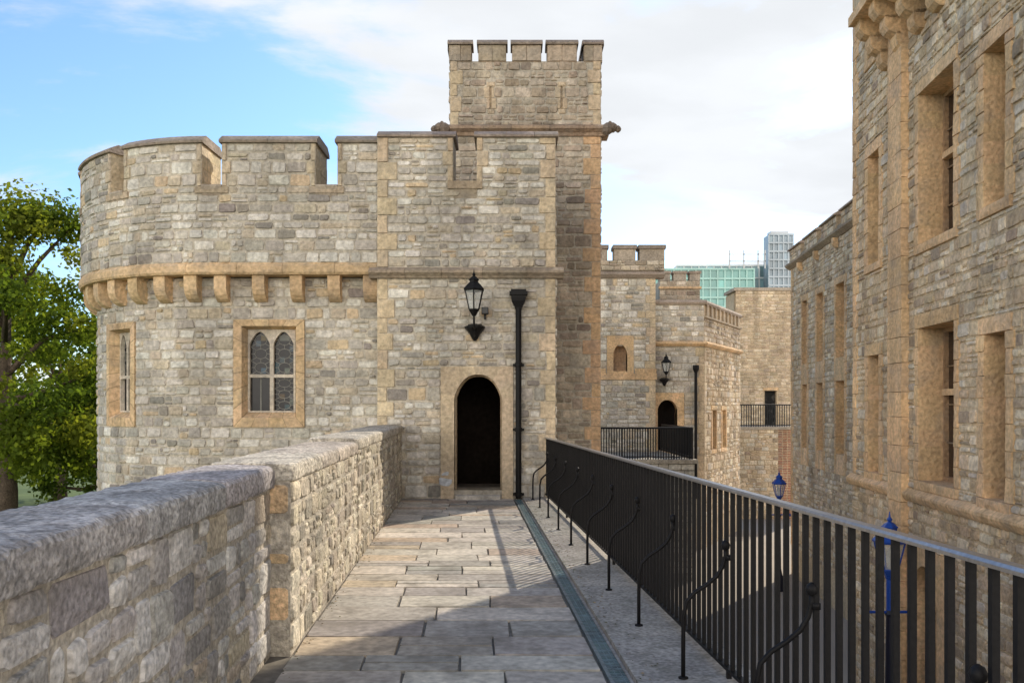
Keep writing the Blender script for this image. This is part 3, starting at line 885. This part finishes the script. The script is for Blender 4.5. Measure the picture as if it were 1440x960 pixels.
while u<UWE:
    e=min(u+1.5,UWE)
    mbox(mb,wf,u,e,6.5,6.9,-.5,.05,(.36,.29,.20)); stones(mb,plane_map(wf(0,0,.05)[0],wf(0,0,.05)[1],-SL,-1),u,e,6.5,6.9,[],(.18,.22),(.2,.4),WARM,h=.02)
    extrude(mb,wf,u-.05,e+.05,[(-.55,6.9),(.13,6.9),(.13,6.94),(-.05,7.04),(-.4,7.04),(-.55,6.94)],CAP,va=.1)
    if u>0.5: extrude(mb,wf,u-.6,u-.45,[(-.01,6.0),(.08,6.02),(.16,6.12),(.16,6.28),(-.01,6.28)],BB)
    u+=2.0
mbox(mb,wf,0,UWE,6.49,6.6,-.5,.04,(.3,.25,.18))
pts=[wf(0,0,-.02)[:2],wf(UWE,0,-.02)[:2],(16,17),(16,28.9)]
for i in range(1,4):
    a=pts[i]; b_=pts[(i+1)%4]; mb.add([(a[0],a[1],-4),(b_[0],b_[1],-4),(b_[0],b_[1],6.5),(a[0],a[1],6.5)],[(0,1,2,3)],MORTW)
mb.add([(p[0],p[1],6.45) for p in pts],[(0,1,2,3)],(.15,.15,.15))
mb.obj('wing_masonry',[M_stone],bar); fm_.obj('wing_window_frames',[M_stone],bar); gm.obj('wing_window_glass',[M_glass],bar)

# ================================================================== GATEHOUSE BEYOND
R.seed(55)
gh=empty('stone_gatehouse')
mb=MB()
ga=plane_map(0,33.7,1,0)
niche=(4.0,4.55,2.95,4.05)
A0,A1=2.0,5.67
panel(mb,ga,A0,A1,-4,7.3,[niche],MORT,.4,BB)
arch_ring(mb,ga,3.75,4.80,2.95,4.45,4.0,4.55,3.05,3.75,4.1,.03,-.35,BB,p=2.2)
mbox(mb,ga,4.0,4.55,3.05,4.1,-.4,-.33,(.46,.30,.18))
mbox(mb,ga,A0,5.72,2.72,2.95,-.02,.06,BB,joints=.7,va=.1); mbox(mb,ga,4.85,5.7,2.95,3.15,-.02,.05,BB,joints=.5,va=.1); mbox(mb,ga,3.2,3.7,2.95,3.15,-.02,.05,BB)
qh=[]; quoin_col(mb,ga,A1,-1,-1,6.7,.4,.24,.32,BQ,qh)
stones(mb,ga,A0,A1,-1,6.75,[(3.75,4.8,2.95,4.45),(A0,A1,2.72,2.95)]+qh,(.16,.25),(.18,.5),GREY,h=.03,jit=.012,gap=.02)
extrude(mb,ga,A0,6.0,[(-.3,6.72),(.08,6.72),(.2,6.84),(.2,6.9),(.05,7.0),(-.3,7.0)],CAP)
gb=plane_map(0,33.55,1,0)
mbox(mb,ga,A0,6.0,7.0,7.4,-.6,.13,MORT)
stones(mb,gb,A0,6.0,7.0,7.4,[],(.18,.22),(.25,.5),TURR,h=.03)
for a,b_ in ((2.9,3.75),(4.02,4.86),(5.02,6.0)):
    mbox(mb,ga,a,b_,7.4,7.85,-.5,.15,(.38,.32,.25)); mbox(mb,ga,a-.05,b_+.05,7.85,8.0,-.55,.22,(.26,.215,.175))
box(mb,A0,5.6,34.2,37,-4,7.2,(.3,.26,.2))
gB=plane_map(0,34.0,1,0)
B0,B1=5.67,7.65
dB=(5.78,6.58,-.1,1.92)
panel(mb,gB,B0,B1,-4,5.75,[dB],MORT,.5,BB)
arch_ring(mb,gB,5.68,6.85,-.1,2.2,5.8,6.58,-.1,1.55,1.92,.04,-.4,BB,p=2.4)
qh=[]; quoin_col(mb,gB,B1,-1,-1.5,4.0,.34,.2,.3,BQ,qh)
stones(mb,gB,B0,B1,-1.5,4.05,[(5.67,6.85,-.1,2.2)]+qh,(.17,.24),(.22,.46),GREY,h=.03,gap=.02)
stones(mb,gB,B0,B1,4.25,5.7,[],(.17,.24),(.22,.46),GREY,h=.03,gap=.02)
extrude(mb,gB,B0,B1+.1,[(-.1,4.06),(.06,4.06),(.16,4.15),(.16,4.2),(.03,4.27),(-.1,4.27)],BB)
extrude(mb,gB,B0,B1+.1,[(-.4,5.72),(.08,5.72),(.12,5.8),(.05,5.9),(-.4,5.95)],CAP)
gF=plane_map(7.65,34.0,.474,.881)
LF=6.0
hf=[(1.2,1.75,-.1,1.5),(2.75,3.35,-.1,1.5)]
panel(mb,gF,0,LF,-4,5.75,hf,MORTW,.3,BB)
sh=[]
for a,b_,c,d in hf:
    for r_ in ((a-.18,a,c,d),(b_,b_+.18,c,d),(a-.18,b_+.18,d,d+.2),(a-.18,b_+.18,c-.18,c)):
        block(mb,gF,*r_,.04,vary(BB,.08)); sh.append(r_)
    sh.append((a,b_,c,d))
    mbox(mb,gF,a,b_,c,d,-.3,-.26,(.03,.03,.03))
qh=[]; quoin_col(mb,gF,0,1,-1.5,4.0,.34,.2,.3,BQ,qh)
stones(mb,gF,0,LF,-3,4.05,sh+qh,(.17,.24),(.22,.46),WARM,h=.03,gap=.02)
stones(mb,gF,0,LF,4.27,5.2,[],(.17,.24),(.22,.46),TURR,h=.03,gap=.02)
extrude(mb,gF,0,LF,[(-.1,4.06),(.06,4.06),(.16,4.15),(.16,4.2),(.03,4.27),(-.1,4.27)],BB)
extrude(mb,gF,0,LF,[(-.4,5.72),(.08,5.72),(.12,5.8),(.05,5.9),(-.4,5.95)],CAP)
for k in range(9):
    mbox(mb,gF,.2+k*.64,.42+k*.64,5.25,5.72,-.02,.08,(.38,.30,.21))
mbox(mb,gF,0,LF,5.2,5.27,-.02,.1,(.38,.30,.21))
prism(mb,[(5.7,34.5),(7.4,34.5),(10.0,39.3),(5.7,39.3)],-4,5.6,(.05,.045,.04))
gT=plane_map(0,37,1,0)
mbox(mb,gT,6.4,8.15,5,7.1,-1.5,0,MORT); stones(mb,gT,6.4,8.15,5.6,7.1,[],(.18,.24),(.22,.46),TURR,h=.03)
mbox(mb,gT,6.35,8.2,6.75,6.85,-.05,.1,BB)
for a,b_ in ((6.4,6.85),(7.0,7.55),(7.7,8.15)):
    mbox(mb,gT,a,b_,7.1,7.42,-.4,.03,(.36,.31,.25)); mbox(mb,gT,a-.04,b_+.04,7.42,7.52,-.44,.08,CAP)
mb.obj('gatehouse_masonry',[M_stone],gh)
mb=MB(); mbox(mb,gB,5.7,6.7,-.1,2.0,-.5,-.45,(.015,.013,.012)); mb.obj('gatehouse_door',[M_dark],gh)
wall_lantern(6.05,33.95,2.95,1.2)
mb=MB(); lathe(mb,7.3,33.88,[(.06,-2),(.06,3.0),(.13,3.15),(.13,3.3)],BK,n=10); mb.obj('drainpipe',[M_iron])
mb=MB()
cw=plane_map(0,27.8,1,0)
prism(mb,[(1.9,27.8),(5.95,27.8),(5.95,34.0),(1.9,34.0)],-4,-.12,(.3,.27,.22))
stones(mb,cw,1.9,5.95,-4,-.2,[],(.18,.25),(.22,.5),GREY,h=.03)
mbox(mb,cw,1.9,6.05,-.2,-.07,-.4,.07,(.46,.41,.33),joints=1,va=.08)
mb.obj('lower_walkway_wall',[M_stone])
def simple_rail(x0,y0,x1,y1,z0,z1,sp=.115):
    mb=MB(); l=math.hypot(x1-x0,y1-y0); n=int(l/sp)
    for i in range(n+1):
        t=i/n; x=x0+(x1-x0)*t; y=y0+(y1-y0)*t; w=.016 if i%10 else .025
        box(mb,x-w,x+w,y-w,y+w,z0,z1,BK)
    tube(mb,[(x0,y0,z1),(x1,y1,z1)],.03,BK); tube(mb,[(x0,y0,z0+.08),(x1,y1,z0+.08)],.02,BK)
    mb.obj('iron_railing',[M_iron])
simple_rail(1.9,27.95,5.9,27.95,-.07,.95,.085)
simple_rail(5.9,27.95,5.9,33.6,-.07,.95)
R.seed(66)
mb=MB()
cm=plane_map(0,50,1,0)
dC=(14.8,15.5,.5,2.6)
BR=[((.56,.45,.32),3),((.45,.355,.245),3),((.63,.53,.39),2)]
panel(mb,cm,13.1,16.6,-4,8.5,[dC],MORTW,.4,MORTW)
stones(mb,cm,13.1,16.6,-1,8.45,[(14.7,15.6,.5,2.75)],(.16,.22),(.22,.5),BR,h=.03,gap=.02)
mbox(mb,cm,13.0,16.7,8.45,8.62,-2.4,.08,(.40,.34,.27)); mbox(mb,cm,14.7,15.6,2.6,2.78,-.02,.05,BB)
mbox(mb,cm,14.8,15.5,.5,2.6,-.4,-.3,(.02,.02,.02))
box(mb,13.15,16.55,50.5,52.5,-4,8.4,MORTW)
mb.obj('brick_bastion',[M_stone])
mb=MB()
tmx=plane_map(0,43,1,0)
panel(mb,tmx,10.8,15,-4,.6,[],MORTW)
prism(mb,[(10.8,43.02),(15,43.02),(17,50),(12,50)],-4,.55,(.3,.27,.22))
stones(mb,tmx,10.8,13.4,-4,.5,[],(.18,.25),(.25,.5),WARM,h=.03)
stones(mb,tmx,13.4,15,-4,.5,[],(.08,.09),(.22,.25),[((.38,.15,.09),3),((.28,.11,.075),2)],h=.015,gap=.015)
mbox(mb,tmx,10.8,15,.5,.64,-.3,.06,(.42,.36,.28))
mb.obj('terrace_wall',[M_stone])
simple_rail(10.9,43.2,15,43.2,.64,1.75,.12)

# ================================================================== OFFICES far away
mb=MB(); gc=(.13,.36,.33)
def curtain(x0,x1,y,z0,z1,nx,nz,gcol,fcol,dep=20):
    box(mb,x0,x1,y,y+dep,z0,z1,gcol)
    for i in range(nx+1):
        x=x0+(x1-x0)*i/nx; box(mb,x-.12,x+.12,y-.25,y-.003,z0,z1,fcol)
    for i in range(nz+1):
        z=z0+(z1-z0)*i/nz; box(mb,x0-.1,x1+.1,y-.35,y-.26,z-.15,z+.15,fcol)
    for i in range(nx):
        for k in range(nz):
            if R.random()<.35:
                xa=x0+(x1-x0)*i/nx; xb=x0+(x1-x0)*(i+1)/nx; za=z0+(z1-z0)*k/nz; zb=z0+(z1-z0)*(k+1)/nz
                mb.add([(xa,y-.05,za),(xb,y-.05,za),(xb,y-.05,zb),(xa,y-.05,zb)],[(0,1,2,3)],vary(gcol,.5))
curtain(22,42.5,150,-4,25.8,16,18,gc,(.25,.48,.43),5)
curtain(30,46.5,156,-4,27.4,12,14,(.20,.33,.36),(.45,.5,.5),4)
curtain(45.7,50.0,152,-4,32.3,5,24,(.20,.28,.34),(.32,.39,.44),3)
box(mb,46.2,49.4,152.5,154.5,32.3,33.0,(.4,.43,.45))
for x in (38,40.5,43,44.2):
    box(mb,x-.1,x+.1,149,149.2,25.8,29,(.4,.42,.42))
for z in (27,28.2): box(mb,38,44.3,149.0,149.1,z,z+.15,(.45,.47,.47))
mb.obj('office_building',[M_modern])

# ================================================================== TREES
ml,nt,N,L=new_mat('leaves')
out=N.new('ShaderNodeOutputMaterial'); d=N.new('ShaderNodeBsdfDiffuse'); t=N.new('ShaderNodeBsdfTranslucent'); mx=N.new('ShaderNodeMixShader'); mx.inputs[0].default_value=.5
at=N.new('ShaderNodeAttribute'); at.attribute_name='Col'
L.new(at.outputs['Color'],d.inputs[0]); 
vm=N.new('ShaderNodeVectorMath'); vm.operation='MULTIPLY'; vm.inputs[1].default_value=(2.5,2.4,.8); L.new(at.outputs['Color'],vm.inputs[0]); L.new(vm.outputs[0],t.inputs[0])
L.new(d.outputs[0],mx.inputs[1]); L.new(t.outputs[0],mx.inputs[2]); L.new(mx.outputs[0],out.inputs[0])
M_bark=attr_mat('bark',.95,4,20,.4,.8,.03,streak=.3)
def tree(x,y,z0,ztop,rad_,seed,nleaf=16000,ls=.16,cb=.25,col=((.09,.12,.022),(.06,.09,.018),(.12,.14,.026)),extra=30):
    R.seed(seed)
    e=empty('broadleaf_tree'); tb=MB(); lf=MB()
    Hh=ztop-z0; bc=(.10,.075,.055)
    tp=[(x,y,z0-.1),(x+.1,y,z0+Hh*.2),(x-.1,y+.1,z0+Hh*.42),(x+.05,y,z0+Hh*.7),(x,y,z0+Hh*.9)]
    tube(tb,tp,.3,bc,n=10,radii=[.42,.32,.25,.14,.04])
    cl=[]
    zb=z0+Hh*cb
    for i in range(26):
        t=R.uniform(0,1); s=Vector((x,y,z0+Hh*(.28+.5*t)))
        a=R.uniform(0,6.283); rr=rad_*R.uniform(.55,.98)*math.sin(math.pi*min(.93,.28+.62*t))
        zz=zb+(ztop-zb)*min(.96,.10+.85*t+R.uniform(-.08,.1))
        en=Vector((x+rr*math.cos(a),y+rr*math.sin(a),zz))
        mid=(s+en)/2+Vector((0,0,R.uniform(-.2,.5)))
        tube(tb,[tuple(s),tuple(mid),tuple(en)],.1,bc,n=6,radii=[.13,.08,.02])
        cl.append((en,R.uniform(.75,1.35)*rad_*.25)); cl.append((mid.lerp(en,.5)+Vector((R.uniform(-.8,.8),R.uniform(-.8,.8),R.uniform(-.2,.9))),R.uniform(.6,1.1)*rad_*.23))
    for i in range(extra):
        a=R.uniform(0,6.283); f=R.uniform(-.95,1); rr=rad_*math.sqrt(max(0,1-f*f*.9))*R.uniform(.6,1.05)
        cl.append((Vector((x+rr*math.cos(a),y+rr*math.sin(a),(zb+ztop)/2+f*(ztop-zb)/2*.95)),R.uniform(.4,1.0)*rad_*.21))
    tot=sum(c[1]**2 for c in cl)
    for c,r_ in cl:
        k=int(nleaf*r_*r_/tot); base=R.choice(col)
        for _ in range(k):
            v=Vector((R.gauss(0,1),R.gauss(0,1),R.gauss(0,1))).normalized()*r_*(R.random()**.5)*R.uniform(.8,1.25)
            p=c+Vector((v.x,v.y,v.z*.7))
            n=(v.normalized()+Vector((R.gauss(0,.7),R.gauss(0,.7),R.gauss(0,.7)+.3))).normalized()
            a=n.orthogonal().normalized(); b_=n.cross(a); s=ls*R.uniform(.6,1.3)
            an=R.uniform(0,6.28); a2=a*math.cos(an)+b_*math.sin(an); b2=n.cross(a2)
            lf.add([tuple(p-a2*s*.5),tuple(p+b2*s*.36),tuple(p+a2*s*.5),tuple(p-b2*s*.36)],[(0,1,2,3)],vary(base,.3,.0))
    tb.obj('trunk_and_limbs',[M_bark],e,smooth=True); lf.obj('crown_leaves',[ml],e)
tree(-18.4,31,-4,8.9,4.7,1,34000,.18,.22,extra=56)
tree(-24.5,37,-4,9.6,5.0,2,9000,.26)
DKL=((.05,.075,.018),(.038,.06,.016),(.07,.09,.022))
tree(-19.5,44,-4,4.9,4.6,3,11000,.25,.1,DKL)
tree(-26.5,50,-4,5.5,5.0,4,7000,.28,.1,DKL)
tree(-15.9,34,-4,2.6,2.8,8,9000,.18,.08,DKL)
R.seed(9); lf=MB()
for i in range(55):
    cx=R.uniform(-120,-28); cy=R.uniform(75,110); rr=R.uniform(3,6); cz=-4+R.uniform(2,6)
    for _ in range(220):
        v=Vector((R.gauss(0,1),R.gauss(0,1),R.gauss(0,1))).normalized()*rr*R.random()**.4
        p=Vector((cx,cy,cz))+v; s=.7*R.uniform(.6,1.3)
        n=(v.normalized()+Vector((R.gauss(0,.6),R.gauss(0,.6),R.gauss(0,.6)))).normalized(); a=n.orthogonal().normalized()*s; b_=n.cross(a).normalized()*s*.6
        lf.add([tuple(p-a),tuple(p+b_),tuple(p+a),tuple(p-b_)],[(0,1,2,3)],vary((.055,.08,.02),.3,0))
lf.obj('distant_trees',[ml])

# ================================================================== LIGHT, SKY, CAMERA
sdir=Vector((1.0,1.4,1.12)).normalized()
el=math.asin(sdir.z); az=math.atan2(sdir.x,sdir.y)
sun=bpy.data.lights.new('sun','SUN'); sun.energy=5.0; sun.angle=rad(.5); sun.color=(1,.90,.75)
so=bpy.data.objects.new('sun',sun); so.rotation_euler=(-sdir).to_track_quat('-Z','Y').to_euler(); bpy.context.scene.collection.objects.link(so)
w=bpy.data.worlds.new('World'); bpy.context.scene.world=w; w.use_nodes=True
N=w.node_tree.nodes; L=w.node_tree.links; N.clear()
out=N.new('ShaderNodeOutputWorld'); bg=N.new('ShaderNodeBackground'); bg.inputs[1].default_value=.15; L.new(bg.outputs[0],out.inputs[0])
sk=N.new('ShaderNodeTexSky'); sk.sky_type='NISHITA'; sk.sun_disc=False; sk.sun_elevation=el; sk.sun_rotation=az; sk.air_density=1.0; sk.dust_density=.6; sk.ozone_density=2.5
tc=N.new('ShaderNodeTexCoord'); sp=N.new('ShaderNodeSeparateXYZ'); L.new(tc.outputs['Generated'],sp.inputs[0])
def math_(op,a,b_=None,v=None):
    n=N.new('ShaderNodeMath'); n.operation=op; L.new(a,n.inputs[0])
    if b_ is not None: L.new(b_,n.inputs[1])
    if v is not None: n.inputs[1].default_value=v
    return n.outputs[0]
def mrange(src,a,b_,lo,hi):
    n=N.new('ShaderNodeMapRange'); n.interpolation_type='SMOOTHSTEP'
    n.inputs[1].default_value=lo; n.inputs[2].default_value=hi; n.inputs[3].default_value=a; n.inputs[4].default_value=b_
    L.new(src,n.inputs[0]); return n.outputs[0]
zz=math_('ADD',math_('MAXIMUM',sp.outputs[2],v=0.0),v=.22)
cx_=math_('DIVIDE',sp.outputs[0],zz); cy_=math_('DIVIDE',sp.outputs[1],zz)
cb=N.new('ShaderNodeCombineXYZ'); L.new(cx_,cb.inputs[0]); L.new(cy_,cb.inputs[1])
mpn=N.new('ShaderNodeMapping'); mpn.inputs['Location'].default_value=(3.1,1.7,.4); mpn.inputs['Scale'].default_value=(1.0,1.5,1.0); L.new(cb.outputs[0],mpn.inputs[0])
n1=N.new('ShaderNodeTexNoise'); n1.inputs['Scale'].default_value=1.25; n1.inputs['Detail'].default_value=9; n1.inputs['Roughness'].default_value=.58; n1.inputs['Distortion'].default_value=.3; L.new(mpn.outputs[0],n1.inputs['Vector'])
n2=N.new('ShaderNodeTexNoise'); n2.inputs['Scale'].default_value=2.4; n2.inputs['Detail'].default_value=6; L.new(mpn.outputs[0],n2.inputs['Vector'])
bias=math_('MULTIPLY',sp.outputs[0],v=.20)
back_fill=mrange(sp.outputs[1],1,0,-.45,.15)
s_=math_('ADD',math_('ADD',n1.outputs[0],bias),math_('MULTIPLY',back_fill,v=.3))
# clouds thinned overhead, out of view, to cut sky light on the floor
fac=math_('MULTIPLY',mrange(s_,0,1,.40,.56),mrange(sp.outputs[2],1,.12,.46,.66))
mx=N.new('ShaderNodeMix'); mx.data_type='RGBA'; L.new(fac,mx.inputs[0])
tint=N.new('ShaderNodeMix'); tint.data_type='RGBA'; tint.blend_type='MULTIPLY'; tint.inputs[0].default_value=1; tint.inputs[7].default_value=(1.3,1.5,1.65,1); L.new(sk.outputs[0],tint.inputs[6])
L.new(tint.outputs[2],mx.inputs[6])
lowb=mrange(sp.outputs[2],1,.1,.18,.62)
gain=math_('ADD',math_('MULTIPLY',math_('MULTIPLY',back_fill,lowb),v=2.6),mrange(n2.outputs[0],.99,1.10,.35,.65))  # unseen clouds behind the camera, brightened low down as added fill for the facades
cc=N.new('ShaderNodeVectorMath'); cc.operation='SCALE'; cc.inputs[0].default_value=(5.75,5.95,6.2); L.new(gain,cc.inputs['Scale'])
warm=N.new('ShaderNodeMix'); warm.data_type='RGBA'; warm.blend_type='MULTIPLY'; L.new(back_fill,warm.inputs[0]); L.new(cc.outputs[0],warm.inputs[6]); warm.inputs[7].default_value=(1.06,.95,.82,1)
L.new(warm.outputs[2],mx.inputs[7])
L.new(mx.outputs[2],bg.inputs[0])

cam=bpy.data.cameras.new('camera'); cam.lens=30; cam.sensor_width=36; cam.shift_y=.0639; cam.clip_end=3000; cam.clip_start=.05
co=bpy.data.objects.new('camera',cam); co.location=(0,0,1.64); co.rotation_euler=(rad(90),0,0); bpy.context.scene.collection.objects.link(co)
bpy.context.scene.camera=co
sc=bpy.context.scene
sc.view_settings.view_transform='Standard'; sc.view_settings.look='None'; sc.view_settings.exposure=0
